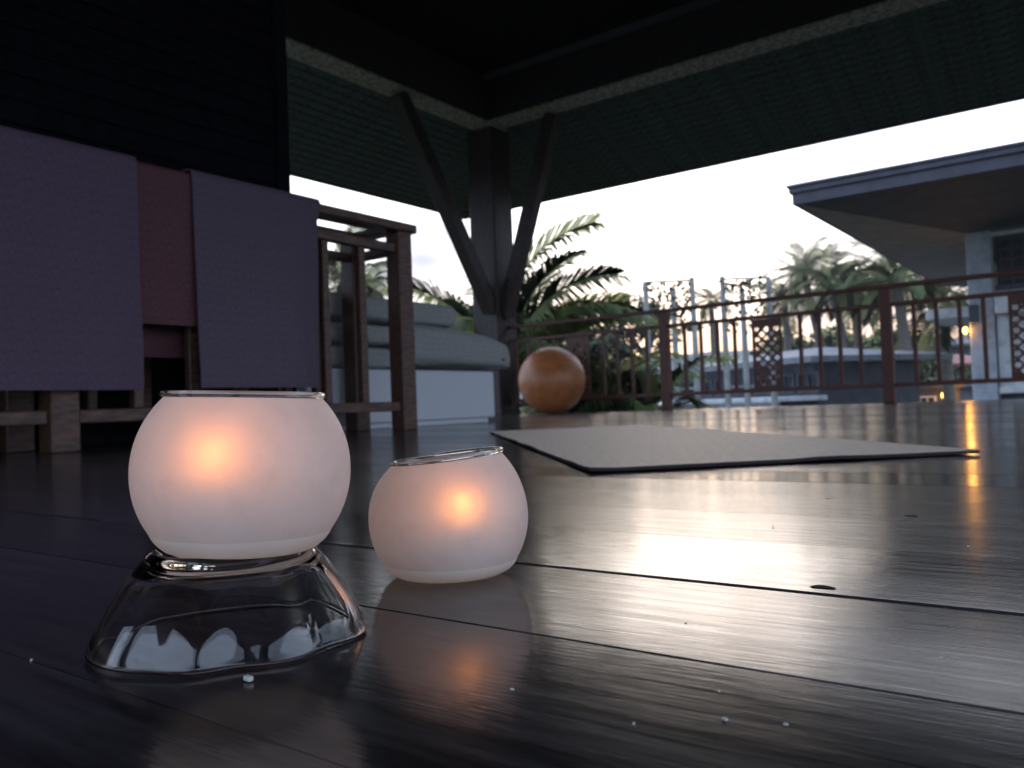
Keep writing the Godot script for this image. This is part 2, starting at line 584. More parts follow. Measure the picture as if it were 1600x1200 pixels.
func soffit(a: Vector3, b: Vector3, axis: int, lo: float, hi: float, label: String) -> void:
	var t := thing("eave_soffit", label, "soffit", Vector3.ZERO, 0.0, "eave soffits round the terrace roof")
	var d := b - a
	var nb := 15
	var run := d / nb
	var along := Vector3(0, 0, 1) if axis == 0 else Vector3(1, 0, 0)
	var inward := Vector3(-d.x, 0, -d.z).normalized()
	var slope := atan2(-d.y, Vector2(d.x, d.z).length())
	var outv := Vector3(d.x, 0, d.z).normalized()
	var dn := d.normalized()
	var up := dn.cross(along)
	if up.y < 0:
		up = -up
	for k in nb:
		var f0 := float(k) / nb
		var c := a + d * ((k + 0.5) / nb)
		# hipped corners: boards get longer towards the eave
		var gl: float = (1.0 - (k + 0.5) / nb) * 1.40
		var l0 := lo + gl
		var l1 := hi - gl
		var w := run.length()
		var bs := Basis(dn, up, dn.cross(up)).rotated(along, 0.0)
		# each board laps over the next: its outer edge hangs lower
		var tip := Basis(along, (0.09 if along.cross(dn).y > 0 else -0.09) * 1.0)
		bs = tip * bs
		var sz := Vector3(w * 1.03, 0.014, l1 - l0)
		var cc := c + along * ((l0 + l1) * 0.5)
		part(t, "board", bm(sz, 0.003), M.soffit, cc, bs)
	# sheet added above the boards to keep light out, then fascia
	var mid := (a + b) * 0.5 + up * 0.03
	var lm := (lo + hi) * 0.5
	part(t, "light_seal", bm(Vector3(d.length() * 1.04, 0.012, hi - lo - 0.2), 0.002), M.ceiling, mid + along * lm, Basis(dn, up, dn.cross(up)))
	var fs := Vector3(0.03, 0.17, hi - lo + 0.06) if axis == 0 else Vector3(hi - lo + 0.06, 0.17, 0.03)
	part(t, "fascia", bm(fs, 0.004), M.fascia, b + outv * 0.02 + Vector3(0, 0.06, 0) + along * lm)


func railing() -> void:
	var t := thing("railing", "rust brown iron railing with balusters and pierced panels along the terrace edge", "railing", Vector3(0, 0, -7.1))
	var xs := [-5.33, -3.405, -1.455, 0.495, 1.6]
	var zb := 0.0
	part(t, "handrail", bm(Vector3(6.85, 0.034, 0.06), 0.006), M.iron, Vector3(-1.8, 0.938, zb))
	for k in range(1, 4):
		part(t, "post", bm(Vector3(0.085, 0.92, 0.085), 0.006), M.iron, Vector3(xs[k], 0.4605, zb))
	var pm := pierced_panel()
	for k in 4:
		var x0: float = xs[k] + 0.0425 if k > 0 else -5.22
		var x1: float = xs[k + 1] - 0.0425
		var c := (xs[k] + xs[k + 1]) * 0.5 as float
		for yy in [0.79, 0.145]:
			part(t, "rail", bm(Vector3(x1 - x0, 0.034, 0.04), 0.004), M.iron, Vector3((x0 + x1) / 2, yy, zb))
		part(t, "pierced_panel", pm, M.iron, Vector3(c, 0.467, zb))
		for s in [-1, 1]:
			for j in range(1, 5):
				var x: float = c + s * (0.13 + (0.932 - 0.13) * j / 5.0)
				if x < -5.2 or x > x1 - 0.05:
					continue
				part(t, "baluster", bm(Vector3(0.03, 0.611, 0.03), 0.003), M.iron, Vector3(x, 0.4675, zb))


func pierced_panel() -> ArrayMesh:
	# iron sheet with a lattice of pointed openings, cut on a 4 mm grid
	var mb := MB.new()
	var w := 0.26
	var h := 0.61
	var g := 0.004
	var nx := int(w / g)
	var ny := int(h / g)
	for j in ny:
		var y := (j + 0.5) * g - h / 2
		var start := -1
		for i in nx + 1:
			var solid := false
			if i < nx:
				var x := (i + 0.5) * g - w / 2
				solid = abs(x) > 0.108 or y > 0.235 or y < -0.275
				if not solid:
					var p := 0.0715
					var u := (x + y) / p / 1.2
					var q := (x - y) / p / 1.2
					var du: float = abs(u - round(u))
					var dq: float = abs(q - round(q))
					solid = du < 0.15 or dq < 0.15
					# small points turn each opening into a petal pair
					var cu: float = u - floor(u) - 0.5
					var cq: float = q - floor(q) - 0.5
					var cell := int(floor(u)) + int(floor(q))
					if posmod(cell, 3) == 0 and abs(abs(cu) - abs(cq)) < 0.07 and Vector2(cu, cq).length() > 0.16:
						solid = true
					if posmod(cell, 3) == 1 and cu * cu + cq * cq < 0.012:
						solid = true
			if solid and start < 0:
				start = i
			if not solid and start >= 0:
				var xa := start * g - w / 2
				var xb := i * g - w / 2
				mb.box(Vector3((xa + xb) / 2, y, 0), Vector3(xb - xa, g * 1.001, 0.012), 0.0)
				start = -1
	return mb.mesh()


func screen_wall() -> void:
	# dark slatted timber screen behind the mat rack
	var x := -3.02
	var t := thing("slatted_screen", "tall near black slatted timber screen behind the mat rack", "screen", Vector3(x, 0, 0))
	var z0 := -2.42
	var z1 := 1.9
	part(t, "light_seal", bm(Vector3(0.012, 3.58, z1 - z0), 0.002), M.screen, Vector3(-0.03, 1.779, (z0 + z1) / 2))  # sheet added behind the slats so no daylight shows through
	for zz in [z0 + 0.03, -0.9, 0.5, z1 - 0.03]:
		part(t, "stile", bm(Vector3(0.055, 3.565, 0.06), 0.004), M.screen, Vector3(0.004, 1.785, zz))
	for k in 41:
		part(t, "slat", bm(Vector3(0.016, 0.088, z1 - z0 - 0.05), 0.003), M.screen, Vector3(-0.008, 0.05 + k * 0.0865, (z0 + z1) / 2), Basis(Vector3.BACK, 0.16))
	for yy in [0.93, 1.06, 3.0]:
		part(t, "hinge_light_gap", bm(Vector3(0.02, 0.03, 0.012), 0.003), M.metal_pale, Vector3(0.01, yy, z0 - 0.006))  # hinges, coloured pale for the light leaking through at the edge


# ---------------------------------------------------------------- rack, mats, cushions, ball
func mat_rack() -> void:
	var t := thing("mat_rack", "long brown wooden rack with balusters holding the hung mats", "rack", Vector3(-2.56, 0, 0))
	var zs := [-2.665, -1.18, 0.29]
	for side in 2:
		var x := -0.30 * side
		for z in zs:
			part(t, "post", bm(Vector3(0.085, 0.885, 0.085), 0.005), M.rack, Vector3(x, 0.4425, z))
		part(t, "top_rail", bm(Vector3(0.10, 0.04, 3.1), 0.006), M.rack, Vector3(x, 0.9055, -1.19))
		for k in 2:
			var za: float = zs[k] + 0.0425
			var zb: float = zs[k + 1] - 0.0425
			part(t, "under_rail", bm(Vector3(0.045, 0.04, zb - za), 0.004), M.rack, Vector3(x, 0.81, (za + zb) / 2))
			part(t, "bottom_rail", bm(Vector3(0.045, 0.042, zb - za), 0.004), M.rack, Vector3(x, 0.107, (za + zb) / 2))
			for j in range(1, 7):
				part(t, "baluster", bm(Vector3(0.034, 0.661, 0.034), 0.003), M.rack, Vector3(x, 0.459, za + (zb - za) * j / 7.0))
	for z in [-2.665, 0.29]:
		part(t, "end_rail", bm(Vector3(0.215, 0.04, 0.045), 0.004), M.rack, Vector3(-0.15, 0.81, z))
		part(t, "end_rail", bm(Vector3(0.20, 0.034, 0.08), 0.004), M.rack, Vector3(-0.15, 0.905, z))


func hung_mat(label: String, z0: float, z1: float, front_y: float, back_y: float, lift: float, curl: float, m: Material, seed_: int) -> void:
	# sheet folded over the rack's front top rail
	var th := 0.005
	var nz := noise(1.6, seed_, 2)
	var prof := []
	var R := 0.052 + lift
	var xc := -2.56
	var top := 0.9265 + lift
	for k in 14:
		prof.append(Vector3(xc + R, lerp(front_y, top - 0.03, k / 13.0), 1.0 - k / 13.0))
	for k in range(1, 8):
		var a := PI * k / 8.0
		var cx: float = sign(cos(a)) * pow(abs(cos(a)), 0.55)
		var sy: float = pow(abs(sin(a)), 0.55)
		prof.append(Vector3(xc + R * cx, top - 0.03 + 0.03 * sy, 0.0))
	for k in 8:
		prof.append(Vector3(xc - R, lerp(top - 0.03, back_y, k / 7.0), 0.0))
	var rows_o := []
	var rows_i := []
	var nzc := 15
	for i in prof.size():
		var p: Vector3 = prof[i]
		var pa: Vector3 = prof[max(i - 1, 0)]
		var pb: Vector3 = prof[min(i + 1, prof.size() - 1)]
		var tn := Vector2(pb.x - pa.x, pb.y - pa.y).normalized()
		var nrm := Vector2(tn.y, -tn.x)
		var ro := []
		var ri := []
		for j in nzc:
			var u := j / (nzc - 1.0)
			var z: float = lerp(z0, z1, u)
			var front := p.z
			var wob: float = (nz.get_noise_2d(z * 2.0, p.y * 1.3) * 0.012 + 0.008) * front * (1.0 if lift > 0.005 else 0.0)
			# the far edge of a mat rolls back a little
			var e: float = curl * pow(clamp(1.0 - u / 0.28, 0.0, 1.0), 2.0) * (0.35 + 0.65 * front if front > 0 else 0.2)
			wob += (0.012 if lift > 0.005 else 0.0) * front
			var dx := wob - e * (1.0 if front > 0.0 else 0.0)
			ro.append(Vector3(p.x + nrm.x * th + dx, p.y + nrm.y * th, z))
			ri.append(Vector3(p.x + dx, p.y, z))
		rows_o.append(ro)
		rows_i.append(ri)
	var mb := MB.new()
	mb.sheet(rows_o, false, false)
	mb.sheet(rows_i, false, true)
	# edges
	for j in [0, nzc - 1]:
		var ea := []
		var eb := []
		for i in prof.size():
			ea.append(rows_o[i][j])
			eb.append(rows_i[i][j])
		mb.sheet([ea, eb], false, j == 0)
	for i in [0, prof.size() - 1]:
		mb.sheet([rows_o[i], rows_i[i]], false, i != 0)
	var o := single("hanging_mat", mb.mesh(), m)
	tag(o, label, "yoga mat", "mats hung over the rack")


func cushion_mesh(s: Vector3, seed_: int, wrinkle: float, fn = null) -> ArrayMesh:
	# boxed cushion: soft edges, slightly puffed faces, wrinkles
	var mb := MB.new()
	var nz := noise(3.0, seed_, 3)
	var nu := 26
	var nv := 40
	var rows := []
	for r in nv + 1:
		var row := []
		var b := -PI / 2 + PI * r / nv
		for k in nu * 2:
			var a := TAU * k / (nu * 2)
			# superellipsoid
			var cb: float = pow(abs(cos(b)), 0.2) * sign(cos(b))
			var sb: float = pow(abs(sin(b)), 0.34) * sign(sin(b))
			var ca: float = pow(abs(cos(a)), 0.16) * sign(cos(a))
			var sa: float = pow(abs(sin(a)), 0.16) * sign(sin(a))
			var p := Vector3(cb * ca * s.x / 2, sb * s.y / 2, cb * sa * s.z / 2)
			var edge: float = max(abs(p.x) / (s.x / 2), abs(p.z) / (s.z / 2))
			var puff := 0.10 * (1.0 - edge * edge)
			p.y += sign(p.y) * s.y * puff * abs(sb)
			var w := nz.get_noise_3d(p.x * 2.0, p.y * 3.0, p.z * 1.2)
			p += Vector3(w * 0.5, w, w * 0.3) * wrinkle
			if fn != null:
				p = fn.call(p)
			row.append(p)
		rows.append(row)
	mb.sheet(rows, true, true)
	return mb.mesh()


func cushion_stack() -> void:
	var t := thing("storage_box", "low white painted box under the grey cushions", "box", Vector3(-3.29, 0, -3.14))
	part(t, "box_body", bm(Vector3(0.68, 0.27, 1.40), 0.008), M.white_box, Vector3(0, 0.163, 0))
	for s in [-1, 1]:
		part(t, "skid", bm(Vector3(0.07, 0.027, 1.30), 0.004), M.white_box, Vector3(s * 0.29, 0.0142, 0))
	var xs := -3.29
	var c := single("seat_cushion", cushion_mesh(Vector3(0.66, 0.112, 0.58), 3, 0.006), M.cushion, Vector3(xs, 0.357, -2.74))
	tag(c, "grey boxed cushion lowest in the stack behind the rack balusters", "cushion", "grey cushions piled on the white box")
	c = single("seat_cushion", cushion_mesh(Vector3(0.66, 0.105, 0.58), 7, 0.006), M.cushion, Vector3(xs, 0.474, -2.75))
	tag(c, "grey boxed cushion in the middle of the stack behind the balusters", "cushion", "grey cushions piled on the white box")
	var sag := func(p: Vector3) -> Vector3:
		var q: float = clamp((-p.z - 0.12) / 0.40, 0.0, 1.4)
		return p + Vector3(0, -0.11 * q if p.y > 0 else -0.035 * q * q, -0.05 * q)
	c = single("floor_cushion", cushion_mesh(Vector3(0.70, 0.205, 0.92), 11, 0.03, sag), M.cushion, Vector3(xs + 0.03, 0.425, -3.50))
	tag(c, "large soft grey cushion slumping over the end of the white box", "cushion", "grey cushions piled on the white box")
	c = single("seat_cushion", cushion_mesh(Vector3(0.66, 0.125, 1.12), 17, 0.006), M.cushion, Vector3(xs, 0.606, -3.01))
	tag(c, "grey boxed cushion on top of the cushion pile", "cushion", "grey cushions piled on the white box")


func exercise_ball() -> void:
	var r := 0.328
	var t := thing("exercise_ball", "large orange exercise ball resting on the floor by the railing", "ball", Vector3(-4.43, 0, -6.69))
	var mb := MB.new()
	var prof := []
	var n := 72
	for k in n + 1:
		var a := -PI / 2 + PI * k / n
		var rr := r
		if abs(sin(a)) > 0.55 and abs(sin(a)) < 0.93:
			rr += 0.0016 * sin(a * 60.0)
		prof.append(Vector2(max(cos(a) * rr, 0.00001), sin(a) * rr))
	mb.lathe(prof, 72)
	part(t, "ball_skin", mb.mesh(), M.ball, Vector3(0, r, 0), Basis(Vector3.RIGHT, 0.9) * Basis(Vector3.BACK, 0.5))
	var pl := MB.new()
	pl.lathe([Vector2(0.0001, 0.004), Vector2(0.008, 0.004), Vector2(0.011, 0.001), Vector2(0.011, -0.004)], 20)
	part(t, "valve_plug", pl.mesh(), M.wax, Vector3(0, r, 0) + Basis(Vector3.RIGHT, 0.9) * Basis(Vector3.BACK, 0.5) * Vector3(0, r, 0), Basis(Vector3.RIGHT, 0.9) * Basis(Vector3.BACK, 0.5))


func floor_mat() -> void:
	# corner points of the mat lying askew across the boards
	var A := Vector2(-1.709, -2.188)
	var B := Vector2(-0.535, -0.887)
	var Cc := Vector2(-0.15, -1.258)
	var e1 := B - A
	var e2 := Cc - B
	var t := thing("floor_mat", "thin taupe exercise mat lying askew on the dark boards", "yoga mat", Vector3(A.x, 0, A.y))
	var nz := noise(1.3, 8, 2)
	for layer in 2:
		var rows_t := []
		var rows_b := []
		var n1 := 40
		var n2 := 16
		for i in n1 + 1:
			var rt := []
			var rb := []
			for j in n2 + 1:
				var p := e1 * (i / float(n1)) + e2 * (j / float(n2))
				var ed: float = max(abs(i / float(n1) - 0.5), abs(j / float(n2) - 0.5)) * 2.0
				var y: float = 0.0016 + max(0.0, nz.get_noise_2d(p.x * 3, p.y * 3)) * 0.004 * smoothstep(0.7, 1.0, ed)
				var y0 := y if layer == 0 else y + 0.0042
				var th := 0.0042 if layer == 0 else 0.0009
				var k := 1.0 if layer == 0 else 1.0
				rt.append(Vector3(p.x * k, y0 + th, p.y * k))
				rb.append(Vector3(p.x * k, y0, p.y * k))
			rows_t.append(rt)
			rows_b.append(rb)
		var mb := MB.new()
		mb.sheet(rows_t, false, true)
		mb.sheet(rows_b, false, false)
		for j in [0, n2]:
			var ea := []
			var eb := []
			for i in n1 + 1:
				ea.append(rows_t[i][j])
				eb.append(rows_b[i][j])
			mb.sheet([ea, eb], false, j == 0)
		mb.sheet([rows_t[0], rows_b[0]], false, true)
		mb.sheet([rows_t[n1], rows_b[n1]], false, false)
		part(t, ["dark_backing", "top_layer"][layer], mb.mesh(), M.mat_edge if layer == 0 else M.mat_grey)


# ---------------------------------------------------------------- candles
func globe(label: String, at: Vector3, R: float, cy: float, foot_r: float, rim_r: float, tip: Basis, rim_slant: float, base_h: float) -> Node3D:
	var t := thing("candle_globe", label, "candle holder", at, 0.0, "frosted candle globes")
	t.basis = tip
	var a0 := -acos(clamp(foot_r / R, 0, 1))
	var a1 := acos(clamp(rim_r / R, 0, 1))
	var y0 := cy + R * sin(a0)
	var slant := func(q: Vector3, _a: float) -> Vector3:
		var h: float = clamp((q.y - cy) / (R * sin(a1)), 0.0, 1.0)
		return q + Vector3(0, (q.x * 0.806 - q.z * 0.592) * rim_slant * h * h, 0)
	var prof := []
	for k in 57:
		var a: float = lerp(asin((y0 + base_h - cy) / R), a1, k / 56.0)
		prof.append(Vector2(R * cos(a), cy + R * sin(a) - y0))
	var mb := MB.new()
	mb.lathe(prof, 96, slant)
	part(t, "frosted_wall", mb.mesh(), M.frosted)
	# rolled rim
	var rm := MB.new()
	var rp := []
	var yr := cy + R * sin(a1) - y0
	for k in 13:
		var a := TAU * k / 12
		rp.append(Vector2(rim_r + 0.0005 + cos(a) * 0.0014, yr + 0.0006 + sin(a) * 0.0013))
	rm.lathe(rp, 96, slant)
	part(t, "rim", rm.mesh(), M.clear_glass)
	# thick glass base
	var bs := MB.new()
	var bp := [Vector2(0.00001, 0.0004), Vector2(foot_r * 0.7, 0.0004), Vector2(foot_r * 0.82, 0.0), Vector2(foot_r * 0.94, 0.0002), Vector2(foot_r + 0.0003, 0.0012)]
	for k in 9:
		var h: float = lerp(0.002, base_h, k / 8.0)
		var rr := sqrt(max(R * R - pow(y0 + h - cy, 2), 0.0))
		bp.append(Vector2(rr + 0.0005 * sin(PI * k / 8.0), h))
	bs.lathe(bp, 96)
	part(t, "glass_base", bs.mesh(), M.frosted_base)
	return t


func led_candle(label: String, at: Vector3, energy: float, body_h: float, lean: Vector3) -> void:
	var t := thing("led_candle", label, "candle", at, 0.0, "small electric candles in the globes")
	t.basis = Basis(Vector3.UP.cross(lean).normalized(), 0.36)
	var b := MB.new()
	b.lathe([Vector2(0.00001, 0), Vector2(0.0055, 0), Vector2(0.0062, 0.001), Vector2(0.0062, body_h - 0.001), Vector2(0.0055, body_h), Vector2(0.00001, body_h - 0.001)], 32)
	part(t, "candle_body", b.mesh(), M.wax)
	var f := MB.new()
	var fp := []
	for k in 11:
		var u := k / 10.0
		fp.append(Vector2(max(0.0038 * sin(PI * pow(u, 0.75)), 0.00001), body_h - 0.001 + u * 0.013))
	f.lathe(fp, 20)
	part(t, "flame_bulb", f.mesh(), M.flame_bulb)
	var l := OmniLight3D.new()
	l.name = "candle_light"
	l.light_color = Color(1.0, 0.50, 0.07)
	l.light_energy = energy
	l.light_size = 0.004
	l.omni_range = 2.0
	l.omni_attenuation = 2.0
	l.shadow_enabled = true
	t.add_child(l)
	l.position = Vector3(0, body_h + 0.006, 0)


func glass_bowl(at: Vector3) -> void:
	# clear bowl with a wavy lip, turned upside down
	var outer := [Vector2(0.00001, 0.0325), Vector2(0.010, 0.0325), Vector2(0.020, 0.0325), Vector2(0.0255, 0.0328), Vector2(0.0275, 0.0345), Vector2(0.0292, 0.0356), Vector2(0.0306, 0.0350), Vector2(0.0328, 0.0330), Vector2(0.0362, 0.0294), Vector2(0.0402, 0.0243), Vector2(0.0442, 0.0184), Vector2(0.0478, 0.0122), Vector2(0.0507, 0.0062), Vector2(0.0522, 0.0030), Vector2(0.0530, 0.0014), Vector2(0.0526, 0.0003), Vector2(0.0513, 0.0001), Vector2(0.0503, 0.0012)]
	var inner := [Vector2(0.0484, 0.0060), Vector2(0.0455, 0.0118), Vector2(0.0419, 0.0176), Vector2(0.0379, 0.0230), Vector2(0.0340, 0.0270), Vector2(0.0300, 0.0292), Vector2(0.026, 0.0290), Vector2(0.020, 0.0282), Vector2(0.012, 0.0280), Vector2(0.00001, 0.0280)]
	var wave := func(q: Vector3, a: float) -> Vector3:
		var k: float = clamp((0.034 - q.y) / 0.034, 0.0, 1.0)
		# flutes on one flank, broad lobes elsewhere
		var cam_a := a + 0.63
		var win: float = pow(clamp(cos(cam_a - 0.75), 0.0, 1.0), 1.2)
		var f: float = 1.0 + k * (0.022 * sin(3.0 * cam_a + 0.6) + 0.035 * win * sin(9.0 * cam_a)) + (1.0 - k) * k * 0.10 * win * sin(9.0 * cam_a + 0.5)
		return Vector3(q.x * f, q.y, q.z * f)
	var mb := MB.new()
	mb.lathe(smooth_profile(outer + inner), 144, wave)
	# the lathe runs from the top outwards: turn its faces to point out of the glass
	var o := single("glass_bowl", flipped(mb).mesh(), M.clear_glass, at)
	tag(o, "clear fluted glass bowl upside down under the larger globe", "bowl")


func smooth_profile(p: Array) -> Array:
	var o := []
	for k in p.size() - 1:
		var a: Vector2 = p[max(k - 1, 0)]
		var b: Vector2 = p[k]
		var c: Vector2 = p[k + 1]
		var d: Vector2 = p[min(k + 2, p.size() - 1)]
		for s in 3:
			o.append(b.cubic_interpolate(c, a, d, s / 3.0))
	o.append(p[-1])
	return o


func flipped(mb: MB) -> MB:
	for k in range(0, mb.ix.size(), 3):
		var q := mb.ix[k + 1]
		mb.ix[k + 1] = mb.ix[k + 2]
		mb.ix[k + 2] = q
	for k in mb.n.size():
		mb.n[k] = -mb.n[k]
	return mb


func candles() -> void:
	glass_bowl(Vector3(-0.2925, 0.0004, -0.2010))
	# lean of the larger globe on the uneven bowl
	var view := Vector3(-0.592, 0, -0.806)
	var tip := Basis(view, deg_to_rad(2.6))
	globe("larger frosted glass globe glowing on an upturned clear bowl", Vector3(-0.2885, 0.0337, -0.2035), 0.0427, 0.0658, 0.0278, 0.0303, tip, 0.0, 0.0085)
	led_candle("small glowing electric candle inside the larger globe", Vector3(-0.2731, 0.0450, -0.1867), 0.00006, 0.026, Vector3(0.677, 0, 0.736))
	globe("smaller frosted glass globe with slanted rim standing on the floor", Vector3(-0.2885, 0.0012, -0.3315), 0.0422, 0.0320, 0.0300, 0.0285, Basis(), 0.10, 0.0075)
	led_candle("small glowing electric candle inside the smaller globe", Vector3(-0.2705, 0.0115, -0.3168), 0.00004, 0.026, Vector3(0.775, 0, 0.631))


# ---------------------------------------------------------------- plants
func frond_mesh(L: float, e0: float, bend: float, nl: int, ll: float, lw: float, droop: float, seed_: int) -> ArrayMesh:
	var key := "frond %f %f %f %d %f %f %f %d" % [L, e0, bend, nl, ll, lw, droop, seed_]
	if cache.has(key):
		return cache[key]
	var rg := RandomNumberGenerator.new()
	rg.seed = seed_
	var mb := MB.new()
	var pts := []
	var rad := []
	var tang := []
	var p := Vector3.ZERO
	var n := 14
	for k in n + 1:
		var s := k / float(n)
		var e := e0 - bend * pow(s, 1.4)
		pts.append(p)
		rad.append(lerp(0.018, 0.003, s) * L / 2.2)
		tang.append(Vector3(cos(e), sin(e), 0))
		p += Vector3(cos(e), sin(e), 0) * L / n
	mb.tube(pts, rad, 4, false)
	for k in nl:
		var s: float = lerp(0.14, 0.995, (k + 0.5) / nl)
		var f := s * n
		var i := int(min(floor(f), n - 1))
		var base: Vector3 = pts[i].lerp(pts[i + 1], f - i)
		var tg: Vector3 = tang[i].lerp(tang[i + 1], f - i).normalized()
		var up := Vector3(-tg.y, tg.x, 0)
		var len_: float = ll * (0.45 + 0.75 * sin(PI * clamp(0.12 + 0.80 * s, 0, 1))) * rg.randf_range(0.88, 1.1)
		for side in [-1.0, 1.0]:
			var fw: float = lerp(0.45, 1.1, s) + rg.randf_range(-0.08, 0.08)
			var dir := (tg * fw + Vector3(0, 0, side) * 1.0 + up * rg.randf_range(0.1, 0.35) + Vector3(0, -droop * 0.5, 0)).normalized()
			var w := (tg - dir * tg.dot(dir)).normalized()
			mb.leaf(base, dir, w, Vector3.UP, len_, lw * rg.randf_range(0.85, 1.15), droop * rg.randf_range(0.7, 1.3))
	cache[key] = mb.mesh()
	return cache[key]


func palm(label: String, foot: Vector3, crown: Vector3, size: float, nf: int, seed_: int, leaf: Material, group: String, trunk_r := 0.14, nl := 46, far := true) -> void:
	var t := thing("palm_tree", label, "palm tree", foot, 0.0, group)
	var rg := RandomNumberGenerator.new()
	rg.seed = seed_
	var top := crown - foot
	var mb := MB.new()
	var pts := []
	var rad := []
	for k in 13:
		var s := k / 12.0
		pts.append(Vector3(top.x * pow(s, 1.5), top.y * s, top.z * pow(s, 1.5)))
		rad.append(trunk_r * (1.35 - 0.6 * s if s > 0.1 else 1.6 - s) * (1.0 + 0.05 * (k % 2)))
	mb.tube(pts, rad, 9)
	part(t, "trunk", mb.mesh(), M.bark)
	for k in nf:
		var u := k / float(nf)
		var az := k * 2.399 + rg.randf_range(-0.25, 0.25)
		var e0: float = lerp(1.35, -0.45, pow(u, 0.8)) + rg.randf_range(-0.1, 0.1)
		var vr := rg.randi_range(0, 1)
		var m := frond_mesh(1.0, 0.0, [0.95, 1.35][vr], nl, 0.26, 0.017, 0.4, 100 + vr)
		var sc := size * rg.randf_range(0.85, 1.1)
		var bs := Basis(Vector3.UP, az) * Basis(Vector3.BACK, e0) * Basis(Vector3.RIGHT, rg.randf_range(-0.5, 0.5))
		part(t, "frond", m, leaf, top, bs.scaled(Vector3(sc, sc, sc)))


func crown_mesh(seed_: int, clumps: int, leaves: int, ls: float) -> ArrayMesh:
	var key := "crown %d %d %d %f" % [seed_, clumps, leaves, ls]
	if cache.has(key):
		return cache[key]
	var rg := RandomNumberGenerator.new()
	rg.seed = seed_
	var mb := MB.new()
	for c in clumps:
		var d := Vector3(rg.randfn(), rg.randfn() * 0.8 + 0.15, rg.randfn()).normalized()
		var cc: Vector3 = d * (0.45 + 0.5 * pow(rg.randf(), 0.5)) * Vector3(1.0, 0.75, 1.0)
		var cr := rg.randf_range(0.10, 0.24)
		for l in leaves:
			var q := Vector3(rg.randfn(), rg.randfn() * 0.7, rg.randfn()) * cr * 0.6
			var a := Vector3(rg.randfn(), rg.randfn() * 0.6 - 0.2, rg.randfn()).normalized()
			var b := a.cross(Vector3(rg.randfn(), rg.randfn(), rg.randfn())).normalized()
			var s := ls * rg.randf_range(0.7, 1.4)
			mb.leaf(cc + q, a, b, Vector3.UP, s * 1.7, s, 0.15)
	cache[key] = mb.mesh()
	return cache[key]


func tree(label: String, foot: Vector3, centre: Vector3, r: Vector3, seed_: int, leaf: Material, group: String, clumps := 70, leaves := 44, ls := 0.06) -> void:
	var t := thing("broadleaf_tree", label, "tree", foot, 0.0, group)
	var c := centre - foot
	var mb := MB.new()
	var fork := Vector3(c.x * 0.5, c.y - r.y * 0.7, c.z * 0.5)
	mb.tube([Vector3.ZERO, fork * 0.5 + Vector3(0.1, 0, 0.05), fork], [r.x * 0.085, r.x * 0.065, r.x * 0.055], 8)
	var rg := RandomNumberGenerator.new()
	rg.seed = seed_
	for k in 7:
		var e := c + Vector3(rg.randf_range(-0.7, 0.7) * r.x, rg.randf_range(-0.2, 0.7) * r.y, rg.randf_range(-0.7, 0.7) * r.z)
		mb.tube([fork - Vector3(0, 0.05, 0), fork.lerp(e, 0.5) + Vector3(0, r.y * 0.1, 0), e], [r.x * 0.045, r.x * 0.028, r.x * 0.008], 6)
	part(t, "trunk", mb.mesh(), M.bark)
	part(t, "crown", crown_mesh(seed_ % 3 + 1, clumps, leaves, ls), leaf, c, Basis(Vector3.UP, seed_ * 1.3).scaled_local(r) if false else Basis(Vector3.UP, seed_ * 1.3) * Basis().scaled(r))


